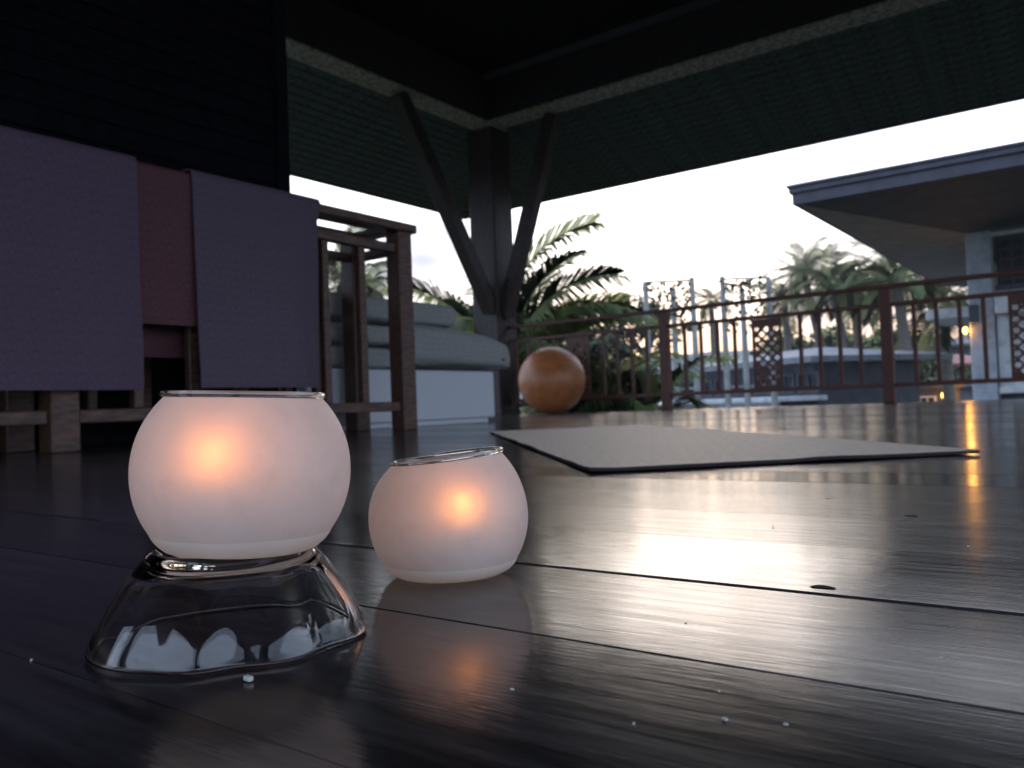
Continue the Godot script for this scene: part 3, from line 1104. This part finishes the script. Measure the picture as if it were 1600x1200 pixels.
func near_palms() -> void:
	# clump of arching fronds just beyond the railing, beside the corner column
	var foot := Vector3(-6.30, GROUND, -8.42)
	var t := thing("palm_tree", "large feathery palm arching up beside the corner column", "palm tree", foot, 0.0, "palms just beyond the terrace")
	var mb := MB.new()
	mb.tube([Vector3(0, 0, 0), Vector3(0.06, 1.2, 0), Vector3(0.02, 3.0, 0.03)], [0.16, 0.12, 0.10], 10)
	part(t, "trunk", mb.mesh(), M.bark)
	var hub := Vector3(0.02, 2.98, 0.03)
	# azimuth (0 = +X), start elevation, bend, length, roll
	for f in [[0.64, 1.62, 1.5, 3.0, -0.35], [0.72, 1.15, 1.85, 2.1, 0.35], [0.5, 0.75, 1.2, 2.3, 0.1], [0.62, 1.35, 1.5, 2.2, 0.5], [0.55, 1.0, 1.0, 2.0, -0.4], [0.2, 0.95, 1.5, 2.2, 0.2], [3.7, 1.2, 1.1, 2.2, 0.3], [3.2, 0.7, 1.1, 2.0, 0.2], [1.7, 1.0, 1.3, 2.3, 0.2], [2.3, 1.35, 1.2, 2.4, 0.0], [-0.5, 0.5, 1.1, 1.9, -0.2], [0.9, 0.35, 0.9, 2.0, 0.2], [4.4, 0.8, 1.2, 1.9, 0.0], [-1.0, 0.9, 1.3, 1.8, 0.2], [1.2, 1.5, 1.3, 2.2, 0.2]]:
		var m := frond_mesh(f[3], f[1], f[2], 78, 0.56, 0.04, 0.28, int(f[0] * 10 + 50))
		part(t, "frond", m, M.leaf_palm, hub, Basis(Vector3.UP, f[0]) * Basis(Vector3.RIGHT, f[4]))
	# low young palms below the railing
	for q in [[Vector3(-4.45, GROUND, -8.75), 2.45, "low bushy palm with dark fronds showing through the balusters", 21], [Vector3(-5.45, GROUND, -9.55), 2.3, "young palm with arching fronds seen between the first bay balusters", 33], [Vector3(-5.35, GROUND, -8.9), 2.5, "dense low palm behind the orange ball", 45]]:
		var o := thing("palm_tree", q[2], "palm tree", q[0], 0.0, "palms just beyond the terrace")
		var st := MB.new()
		st.tube([Vector3.ZERO, Vector3(0.03, q[1] * 0.5, 0), Vector3(0, q[1], 0)], [0.11, 0.09, 0.07], 8)
		part(o, "trunk", st.mesh(), M.bark)
		var rg := RandomNumberGenerator.new()
		rg.seed = q[3]
		for k in 13:
			var e0: float = lerp(1.25, 0.05, k / 13.0)
			var vr := k % 3
			var m := frond_mesh([1.5, 1.3, 1.4][vr], [1.05, 0.5, 0.15][vr], [1.3, 1.2, 0.9][vr], 34, 0.42, 0.042, 0.3, 200 + vr)
			part(o, "frond", m, M.leaf_palm, Vector3(0, q[1] - 0.02, 0), Basis(Vector3.UP, k * 2.4 + rg.randf()) * Basis(Vector3.RIGHT, rg.randf_range(-0.3, 0.3)))
	# broad-leaved plant, bright green
	var bp := thing("banana_plant", "bright green broad leaved plant behind the orange ball", "plant", Vector3(-6.15, GROUND, -9.5))
	var stm := MB.new()
	stm.tube([Vector3.ZERO, Vector3(0.02, 1.4, 0), Vector3(0, 2.7, 0)], [0.09, 0.07, 0.045], 8)
	part(bp, "stem", stm.mesh(), M.leaf_tree)
	for k in 8:
		var lm := MB.new()
		var rows := []
		var L := 0.95 + 0.1 * (k % 3)
		for i in 13:
			var s := i / 12.0
			var e := 1.35 - 0.15 * k - (0.8 + 0.08 * k) * s * s
			var y := sin(1.3 - 0.12 * k) * L * s - 0.35 * L * s * s * (0.4 + 0.1 * k)
			var x := cos(1.3 - 0.12 * k) * L * s + 0.15 * L * s * s
			var w := 0.13 * sin(PI * pow(s, 0.7)) + 0.008
			rows.append([Vector3(x, y + 0.03, -w), Vector3(x, y, 0), Vector3(x, y + 0.03, w)])
		lm.sheet(rows)
		part(bp, "leaf", lm.mesh(), M.leaf_bright, Vector3(0, 2.68, 0), Basis(Vector3.UP, k * 2.1))


func far_plants() -> void:
	var G := GROUND
	palm("tall palm seen through the rack end left of the column", Vector3(-9.9, G, -9.2), Vector3(-9.9, 2.0, -8.9), 1.3, 16, 3, M.leaf_palm_far, "palms in the gardens", 0.13)
	palm("small palm with drooping fronds behind the rack end post", Vector3(-11.2, G, -10.6), Vector3(-11.05, 1.95, -10.5), 1.1, 14, 19, M.leaf_palm_far, "palms in the gardens", 0.13)
	palm("tallest palm standing alone above the middle of the railing", Vector3(-8.2, G, -31.2), Vector3(-8.97, 4.5, -30.5), 1.75, 17, 7, M.leaf_palm_far, "palms in the gardens", 0.16)
	palm("palm with full round crown next to the tallest palm", Vector3(-8.0, G, -34.6), Vector3(-8.3, 4.3, -34.6), 1.9, 17, 11, M.leaf_palm_far, "palms in the gardens", 0.16)
	palm("big drooping palm half hidden by the neighbouring roof", Vector3(-4.6, G, -25.9), Vector3(-5.0, 3.3, -25.9), 2.2, 18, 13, M.leaf_palm_far, "palms in the gardens", 0.17)
	palm("palm behind the neighbouring column", Vector3(-4.2, G, -28.8), Vector3(-4.2, 2.7, -28.8), 2.2, 18, 17, M.leaf_palm_far, "palms in the gardens", 0.17)
	palm("upright spiky palm beside the pole frame", Vector3(-10.7, G, -33.9), Vector3(-10.8, 4.0, -33.9), 1.6, 20, 23, M.leaf_palm_far, "palms in the gardens", 0.15)
	palm("small spiky palm between the two pole frames", Vector3(-12.4, G, -30.3), Vector3(-12.5, 3.9, -30.3), 1.1, 16, 29, M.leaf_palm_far, "palms in the gardens", 0.13)
	palm("leaning palm with pale trunk over the green trees", Vector3(-6.4, G, -27.0), Vector3(-7.2, 3.6, -27.4), 1.7, 20, 31, M.leaf_palm_far, "palms in the gardens", 0.13)
	palm("shaggy palm with thick crown left of the railing post", Vector3(-6.6, G, -31.5), Vector3(-6.5, 3.75, -31.5), 2.0, 18, 37, M.leaf_palm_far, "palms in the gardens", 0.15)
	tree("round tree below the violet cloud", Vector3(-18.4, G, -21.2), Vector3(-18.4, 2.9, -21.2), Vector3(1.5, 1.4, 1.5), 4, M.leaf_tree, "garden trees")
	tree("dark spreading tree with the sunset glowing through it", Vector3(-13.9, G, -27.3), Vector3(-13.9, 2.9, -27.3), Vector3(2.0, 1.6, 2.0), 5, M.leaf_tree_dark, "garden trees", 60, 36, 0.055)
	tree("loose tree behind the near palm fronds", Vector3(-17.5, G, -27.5), Vector3(-17.5, 2.0, -27.5), Vector3(2.2, 1.8, 2.2), 6, M.leaf_tree_dark, "garden trees", 60, 36, 0.055)
	tree("dense green tree left of the leaning palm trunk", Vector3(-12.2, G, -40.5), Vector3(-12.0, 1.9, -40.5), Vector3(2.6, 2.0, 2.4), 7, M.leaf_garden, "garden trees")
	tree("dense green tree under the hill, middle of three", Vector3(-10.6, G, -42.0), Vector3(-10.6, 1.9, -42.0), Vector3(2.6, 2.0, 2.4), 8, M.leaf_garden, "garden trees")
	tree("dense green tree beside the second railing post", Vector3(-8.9, G, -42.5), Vector3(-8.9, 1.7, -42.5), Vector3(2.4, 2.0, 2.4), 9, M.leaf_garden, "garden trees")
	tree("shrubby tree at the cream house", Vector3(-5.4, G, -40.0), Vector3(-5.4, 0.2, -40.0), Vector3(1.1, 1.3, 1.1), 10, M.leaf_tree, "garden trees")
	tree("low yellowish bush in front of the long grey building", Vector3(-7.9, G, -18.4), Vector3(-7.8, -0.75, -18.4), Vector3(0.5, 0.95, 0.5), 11, M.leaf_bright, "garden trees", 40, 30, 0.09)
	tree("dark tree filling the gap behind the first railing bay", Vector3(-10.2, G, -17.0), Vector3(-10.2, 0.9, -17.0), Vector3(1.2, 1.5, 1.2), 12, M.leaf_tree_dark, "garden trees")
	# pole frame with climbing plants
	for q in [[Vector3(-6.95, 0, -15.9), 2.62, Vector3(-7.75, 0, -15.35), "first weathered pole frame with a creeper along its top bar", 3], [Vector3(-6.45, 0, -16.28), 2.62, Vector3(-5.68, 0, -16.84), "second weathered pole frame with a creeper along its top bar", 5]]:
		var p: Vector3 = q[0]
		var e: Vector3 = q[2]
		var t := thing("pole_frame", q[3], "trellis", Vector3(p.x, GROUND, p.z), 0.0, "weathered pole frames in the garden")
		var h: float = q[1] - GROUND
		var d := Vector3(e.x - p.x, 0, e.z - p.z)
		var i := 0
		for o in [Vector3.ZERO, d * 0.42, d]:
			var mb := MB.new()
			var hh: float = h * [1.0, 0.95, 0.99][i]
			mb.tube([o, o + Vector3(0.02, hh * 0.5, 0.01), o + Vector3(0, hh, 0)], [0.075, 0.07, 0.055], 8)
			part(t, "pole", mb.mesh(), M.pole)
			i += 1
		bar(t, "top_bar", Vector3(0, h - 0.06, 0), d + Vector3(0, h - 0.06, 0), 0.045, 0.045, M.pole)
		bar(t, "cross_bar", Vector3(0, h - 2.3, 0), d + Vector3(0, h - 2.3, 0), 0.045, 0.045, M.pole)
		var cr := MB.new()
		var rg := RandomNumberGenerator.new()
		rg.seed = q[4]
		for k in 170:
			var u := rg.randf()
			var b := d * u + Vector3(0, h - 0.15 - pow(rg.randf(), 2.0) * 1.1, 0) + Vector3(rg.randfn(), rg.randfn(), rg.randfn()) * 0.07
			var a := Vector3(rg.randfn(), rg.randfn() - 0.4, rg.randfn()).normalized()
			cr.leaf(b, a, a.cross(Vector3(rg.randfn(), rg.randfn(), rg.randfn())).normalized(), Vector3.UP, 0.12, 0.07, 0.1)
		part(t, "creeper", cr.mesh(), M.leaf_tree_dark)


# ---------------------------------------------------------------- buildings
func window_in(parent: Node3D, c: Vector3, w: float, h: float, face: Vector3, glass: Material, frame: Material) -> void:
	var bs := Basis(Vector3.UP, atan2(face.x, face.z))
	var f := MB.new()
	var b := 0.06
	for s in [-1, 1]:
		f.box(Vector3(s * (w / 2 - b / 2), 0, 0.02), Vector3(b, h, 0.08), 0.004)
		f.box(Vector3(0, s * (h / 2 - b / 2), 0.02), Vector3(w - 2 * b, b, 0.078), 0.004)
	f.box(Vector3(0, 0, 0.018), Vector3(b * 0.6, h - 2 * b, 0.06), 0.004)
	var win := part(parent, "window", f.mesh(), frame, c, bs)
	part(win, "pane", bm(Vector3(w - 2 * b + 0.01, h - 2 * b + 0.01, 0.012), 0.001), glass)


func neighbour() -> void:
	# pavilion to the right with broad eaves, corner column and pierced upper panel
	var t := thing("neighbour_pavilion", "neighbouring pavilion with broad dark eaves and pale blue corner column", "building", Vector3(-1.8, GROUND, -14.73))
	var o := Vector3(-1.8, GROUND, -14.73)
	var ec := Vector3(-3.47, 2.77, -11.64) - o
	var ytop := 2.56 - GROUND
	var X := 9.0
	var back := -9.0
	# soffits: front and side meet along the hip line from the eave corner to the column head
	var cw := Vector3(0, ytop, 0)
	var nb := 24
	for k in nb:
		# front boards run along X
		var a := ec.lerp(cw, k / float(nb))
		var b := ec.lerp(cw, (k + 0.93) / nb)
		var mb := MB.new()
		mb.face([a, Vector3(X, a.y, a.z), Vector3(X, b.y, b.z), b], Vector3(0, -1, 0))
		mb.face([a + Vector3(0, 0.02, 0), Vector3(X, a.y + 0.02, a.z), Vector3(X, b.y + 0.02, b.z), b + Vector3(0, 0.02, 0)], Vector3(0, 1, 0))
		mb.face([b, Vector3(X, b.y, b.z), Vector3(X, b.y + 0.02, b.z), b + Vector3(0, 0.02, 0)], Vector3(0, 0, -1))
		mb.face([a, Vector3(X, a.y, a.z), Vector3(X, a.y + 0.02, a.z), a + Vector3(0, 0.02, 0)], Vector3(0, 0, 1))
		part(t, "soffit_board", mb.mesh(), M.soffit_shaded)  # front boards coloured darker for the shade they lie in
		mb = MB.new()
		mb.face([a, Vector3(a.x, a.y, back), Vector3(b.x, b.y, back), b], Vector3(0, -1, 0))
		mb.face([a + Vector3(0, 0.02, 0), Vector3(a.x, a.y + 0.02, back), Vector3(b.x, b.y + 0.02, back), b + Vector3(0, 0.02, 0)], Vector3(0, 1, 0))
		mb.face([b, Vector3(b.x, b.y, back), Vector3(b.x, b.y + 0.02, back), b + Vector3(0, 0.02, 0)], Vector3(1, 0, 0))
		mb.face([a, Vector3(a.x, a.y, back), Vector3(a.x, a.y + 0.02, back), a + Vector3(0, 0.02, 0)], Vector3(-1, 0, 0))
		part(t, "soffit_board", mb.mesh(), M.soffit_lit)  # side boards coloured paler for the sunset light they catch
	# roof mass above the soffit with stepped fascia
	var rf := MB.new()
	var y0 := ec.y + 0.03
	rf.face([Vector3(ec.x, y0, ec.z), Vector3(X, y0, ec.z), Vector3(X, y0, back), Vector3(ec.x, y0, back)], Vector3(0, -1, 0))
	rf.face([Vector3(ec.x, y0 + 0.2, ec.z), Vector3(X, y0 + 0.2, ec.z), Vector3(X, y0 + 0.5, ec.z - 3.5), Vector3(ec.x + 3.0, y0 + 0.5, ec.z - 3.5)], Vector3(0, 1, 0.1))
	rf.face([Vector3(ec.x, y0 + 0.2, ec.z), Vector3(ec.x, y0 + 0.2, back), Vector3(ec.x + 3.0, y0 + 0.5, back), Vector3(ec.x + 3.0, y0 + 0.5, ec.z - 3.5)], Vector3(-0.1, 1, 0))
	rf.face([Vector3(ec.x + 3.0, y0 + 0.5, ec.z - 3.5), Vector3(X, y0 + 0.5, ec.z - 3.5), Vector3(X, y0 + 0.5, back), Vector3(ec.x + 3.0, y0 + 0.5, back)], Vector3(0, 1, 0))
	part(t, "roof", rf.mesh(), M.roof_dark)
	for q in [[0.00, 0.155, 0.05], [0.158, 0.075, 0.085], [0.236, 0.04, 0.11]]:
		var f := MB.new()
		f.box(Vector3((ec.x + X) / 2, ec.y - 0.01 + q[0] + q[1] / 2, ec.z + q[2] / 2), Vector3(X - ec.x + q[2] * 2, q[1], q[2]), 0.005)
		f.box(Vector3(ec.x - q[2] / 2, ec.y - 0.01 + q[0] + q[1] / 2, (ec.z + back) / 2), Vector3(q[2], q[1], ec.z - back), 0.005)
		part(t, "fascia", f.mesh(), M.fascia)
	# corner column and walls
	part(t, "corner_column", bm(Vector3(0.34, ytop - 0.002, 0.34), 0.012), M.render_blue, Vector3(0.17, ytop / 2, -0.17))
	part(t, "side_wall", bm(Vector3(0.2, ytop - 1.5, 7.0), 0.01), M.render_blue, Vector3(0.14, (ytop - 1.5) / 2 - 0.6, -4.2))
	part(t, "eave_beam", bm(Vector3(X - 0.34, 0.05, 0.1), 0.005), M.render_white, Vector3((X + 0.34) / 2, ytop - 0.06, -0.1))
	var yl := 1.70 - GROUND
	part(t, "upper_wall", bm(Vector3(X - 0.4, ytop - 0.1 - yl, 0.06), 0.004), M.lattice, Vector3((X + 0.40) / 2, (ytop - 0.1 + yl) / 2, -0.22))
	for i in 12:
		part(t, "lattice_bar", bm(Vector3(0.03, ytop - 0.12 - yl, 0.03), 0.003), M.wall_grey, Vector3(0.45 + i * 0.16, (ytop - 0.1 + yl) / 2, -0.17))
	for i in 5:
		part(t, "lattice_bar", bm(Vector3(2.0, 0.03, 0.028), 0.003), M.wall_grey, Vector3(1.4, yl + 0.08 + i * 0.16, -0.172))
	part(t, "sill_band", bm(Vector3(X - 0.36, 0.10, 0.16), 0.006), M.wall_grey, Vector3((X + 0.36) / 2, yl - 0.052, -0.2))
	part(t, "lintel", bm(Vector3(X - 0.30, 0.34, 0.42), 0.01), M.render_white, Vector3((X + 0.30) / 2 + 0.06, 1.415 - GROUND, -0.12))
	part(t, "lower_wall", bm(Vector3(X - 0.36, 1.25 - 0.10, 0.3), 0.01), M.render_white, Vector3((X + 0.36) / 2, 0.665 - GROUND, -0.24))
	part(t, "ledge", bm(Vector3(X - 0.36, 0.1, 0.42), 0.01), M.render_white, Vector3((X + 0.36) / 2, 0.05 - GROUND, -0.2))
	part(t, "plinth_wall", bm(Vector3(X - 0.36, -GROUND, 0.24), 0.01), M.wall_grey, Vector3((X + 0.36) / 2, -GROUND / 2, -0.28))
	window_in(t, Vector3(1.05, -0.15 - GROUND, -0.14), 0.9, 0.36, Vector3(0, 0, 1), M.glass_dark, M.fascia)
	part(t, "wall_speaker", bm(Vector3(0.13, 0.28, 0.10), 0.012), M.wall_grey, Vector3(0.07, 1.27 - GROUND, 0.053))
	# small lit wall lamp below it
	var l := thing("wall_lamp", "small warm wall lamp glowing on the neighbouring column", "lamp", Vector3(-1.865, 1.02, -14.72))
	var lm := MB.new()
	lm.lathe([Vector2(0.00001, 0.05), Vector2(0.02, 0.045), Vector2(0.032, 0.02), Vector2(0.03, -0.02), Vector2(0.018, -0.045), Vector2(0.00001, -0.05)], 16)
	part(l, "lamp_bulb", lm.mesh(), M.lamp_glow)
	part(l, "lamp_arm", bm(Vector3(0.07, 0.014, 0.014), 0.002), M.wall_grey, Vector3(0.052, 0.052, 0))
	lamp_light(l, 0.04)
	# flat white canopy beyond
	var c := thing("white_canopy", "flat white canopy roof behind the neighbouring column", "canopy", Vector3(-2.6, GROUND, -20.2))
	part(c, "slab", bm(Vector3(1.75, 0.22, 2.4), 0.01), M.render_white, Vector3(0.25, 1.72 - GROUND, -0.6))
	part(c, "wall", bm(Vector3(1.2, 1.61 - GROUND, 2.0), 0.01), M.render_white, Vector3(0.75, (1.61 - GROUND) / 2, -0.8))


func lamp_light(l: Node3D, e: float) -> void:
	var p := OmniLight3D.new()
	p.name = "lamp_light"
	p.light_color = Color(1.0, 0.68, 0.3)
	p.light_energy = e
	p.light_size = 0.03
	p.omni_range = 12.0
	p.omni_attenuation = 2.0
	p.shadow_enabled = true
	l.add_child(p)


func house(nm: String, label: String, at: Vector3, turn: float, w: float, d: float, wall_h: float, over: float, rise: float, wall: Material, roof: Material, wins: Array) -> Node3D:
	var t := thing(nm, label, "building", at, turn)
	part(t, "wall", bm(Vector3(w, wall_h, d), 0.02), wall, Vector3(0, wall_h / 2, 0))
	var r := MB.new()
	var a := w / 2 + over
	var b := d / 2 + over
	var y := wall_h + 0.012
	var th := 0.14
	var L := [Vector3(-a, y, b), Vector3(a, y, b), Vector3(a, y, -b), Vector3(-a, y, -b)]
	var U := L.map(func(p): return p + Vector3(0, th, 0))
	var rl: float = max(a - b, 0.0)
	var R := [Vector3(-rl, y + th + rise, 0), Vector3(rl, y + th + rise, 0)]
	r.face(L, Vector3.DOWN)
	for k in 4:
		var q := (k + 1) % 4
		r.face([L[k], L[q], U[q], U[k]], L[k] + L[q] - Vector3(0, 2 * y, 0))
	r.face([U[0], U[1], R[1], R[0]], Vector3(0, 1, 1))
	r.face([U[2], U[3], R[0], R[1]], Vector3(0, 1, -1))
	r.face([U[1], U[2], R[1]], Vector3(1, 1, 0))
	r.face([U[3], U[0], R[0]], Vector3(-1, 1, 0))
	part(t, "roof", r.mesh(), roof)
	for q in wins:
		window_in(t, Vector3(q[0], q[1], d / 2 + 0.012), q[2], q[3], Vector3(0, 0, 1), M.glass_dark, M.render_white if q.size() < 5 else q[4])
	return t


func buildings() -> void:
	neighbour()
	# long low grey-roofed building behind the railing
	var wins := []
	for k in 9:
		wins.append([-3.6 + k * 0.9, 3.0, 0.8, 0.5, M.wall_grey])
	for k in 9:
		wins.append([-3.6 + k * 0.9, 1.9, 0.5, 1.0])
	var t := house("long_house", "long low building with a grey roof and dark louvred windows", Vector3(-8.0, GROUND, -23.6), -0.60, 7.6, 3.2, 3.45, 0.55, 0.35, M.wall_grey, M.roof_grey, wins)
	part(t, "canopy_slab", bm(Vector3(8.4, 0.12, 1.5), 0.01), M.render_white, Vector3(0, 2.62, 2.35))
	part(t, "canopy_edge", bm(Vector3(8.42, 0.2, 0.06), 0.01), M.roof_grey, Vector3(0, 2.46, 3.07))
	for k in 8:
		part(t, "canopy_post", bm(Vector3(0.16, 2.56, 0.16), 0.01), M.render_blue, Vector3(-4.0 + k * 1.14, 1.28, 2.9))
	house("cream_house", "cream house with a pinkish tiled roof beyond the railing", Vector3(-6.6, GROUND, -45.0), -0.3, 4.2, 3.0, 3.75, 0.5, 0.5, M.render_cream, M.roof_red, [[-1.2, 2.9, 0.6, 0.8], [0.0, 2.9, 0.6, 0.8], [1.2, 2.9, 0.6, 0.8]])
	house("dark_roof_house", "house with a dark hipped roof above the cream house", Vector3(-5.6, GROUND, -52.0), -0.3, 5.0, 3.5, 5.0, 0.6, 0.6, M.wall_grey, M.roof_dark, [[-1.0, 4.2, 0.7, 0.7], [1.0, 4.2, 0.7, 0.7]])
	house("blue_roof_shelter", "open shelter with a flat bluish roof in front of the cream house", Vector3(-5.35, GROUND, -33.0), -0.3, 2.8, 1.8, 2.75, 0.3, 0.12, M.wall_grey, M.fascia, [[-0.8, 1.9, 0.6, 1.2], [0.3, 1.9, 0.6, 1.2]])
	house("garden_shed", "small white shed roof low behind the first railing post", Vector3(-8.35, GROUND, -16.2), -0.5, 1.5, 1.2, 2.45, 0.12, 0.22, M.render_white, M.render_white, [[0.2, 1.8, 0.4, 0.5]])
	var l := thing("garden_lamp", "yellow glowing garden lamp low between the balusters", "lamp", Vector3(-4.62, GROUND, -31.0))
	var pm := MB.new()
	pm.tube([Vector3.ZERO, Vector3(0, 1.2, 0), Vector3(0, 2.4, 0)], [0.04, 0.03, 0.03], 8)
	part(l, "lamp_post", pm.mesh(), M.wall_grey)
	var lm := MB.new()
	lm.lathe([Vector2(0.00001, 0.32), Vector2(0.06, 0.28), Vector2(0.12, 0.12), Vector2(0.10, 0.02), Vector2(0.00001, 0.0)], 16)
	part(l, "lamp_bulb", lm.mesh(), M.lamp_glow, Vector3(0, 2.4, 0))
	var p := OmniLight3D.new()
	p.name = "lamp_light"
	p.light_color = Color(1.0, 0.68, 0.3)
	p.light_energy = 0.1
	p.light_size = 0.1
	p.omni_range = 12.0
	p.omni_attenuation = 2.0
	p.shadow_enabled = true
	l.add_child(p)
	p.position = Vector3(0, 2.52, 0)


func land() -> void:
	var g := MB.new()
	g.face([Vector3(-330, 0, -330), Vector3(330, 0, -330), Vector3(330, 0, 330), Vector3(-330, 0, 330)], Vector3.UP)
	structure("ground", g.mesh(), M.grass_ground, Vector3(0, GROUND, 0))
	# wooded ridge far off
	var nz := noise(0.004, 61, 5)
	var rows := []
	for r in 8:
		var row := []
		for k in 120:
			var a := -2.2 + 2.9 * k / 119.0
			var s := r / 7.0
			var dist := 200.0 + 120.0 * s
			var hgt: float = (22.0 + nz.get_noise_2d(a * 300.0, 3.0) * 8.0) * smoothstep(0.0, 1.0, s) + nz.get_noise_2d(a * 900.0, s * 200.0) * 4.0 * s
			row.append(Vector3(sin(a) * dist, GROUND + max(hgt, 0.0) - 0.3, -cos(a) * dist))
		rows.append(row)
	var h := MB.new()
	h.sheet(rows, false, false)
	structure("hills", h.mesh(), M.hill_green)


func _ready() -> void:
	lens_and_light()
	materials()
	land()
	terrace_floor()
	terrace_roof()
	railing()
	screen_wall()
	buildings()
	near_palms()
	far_plants()
	mat_rack()
	hung_mat("plum yoga mat hanging at the near end of the rack", -1.405, -0.79, 0.185, 0.45, 0.012, 0.01, M.mat_plum, 3)
	hung_mat("wine red yoga mat, shortest on the rack", -1.63, -1.15, 0.40, 0.3, 0.001, 0.0, M.mat_wine, 5)
	hung_mat("mauve yoga mat hanging behind the larger globe", -2.16, -1.60, 0.19, 0.4, 0.012, 0.06, M.mat_mauve, 9)
	cushion_stack()
	exercise_ball()
	floor_mat()
	candles()
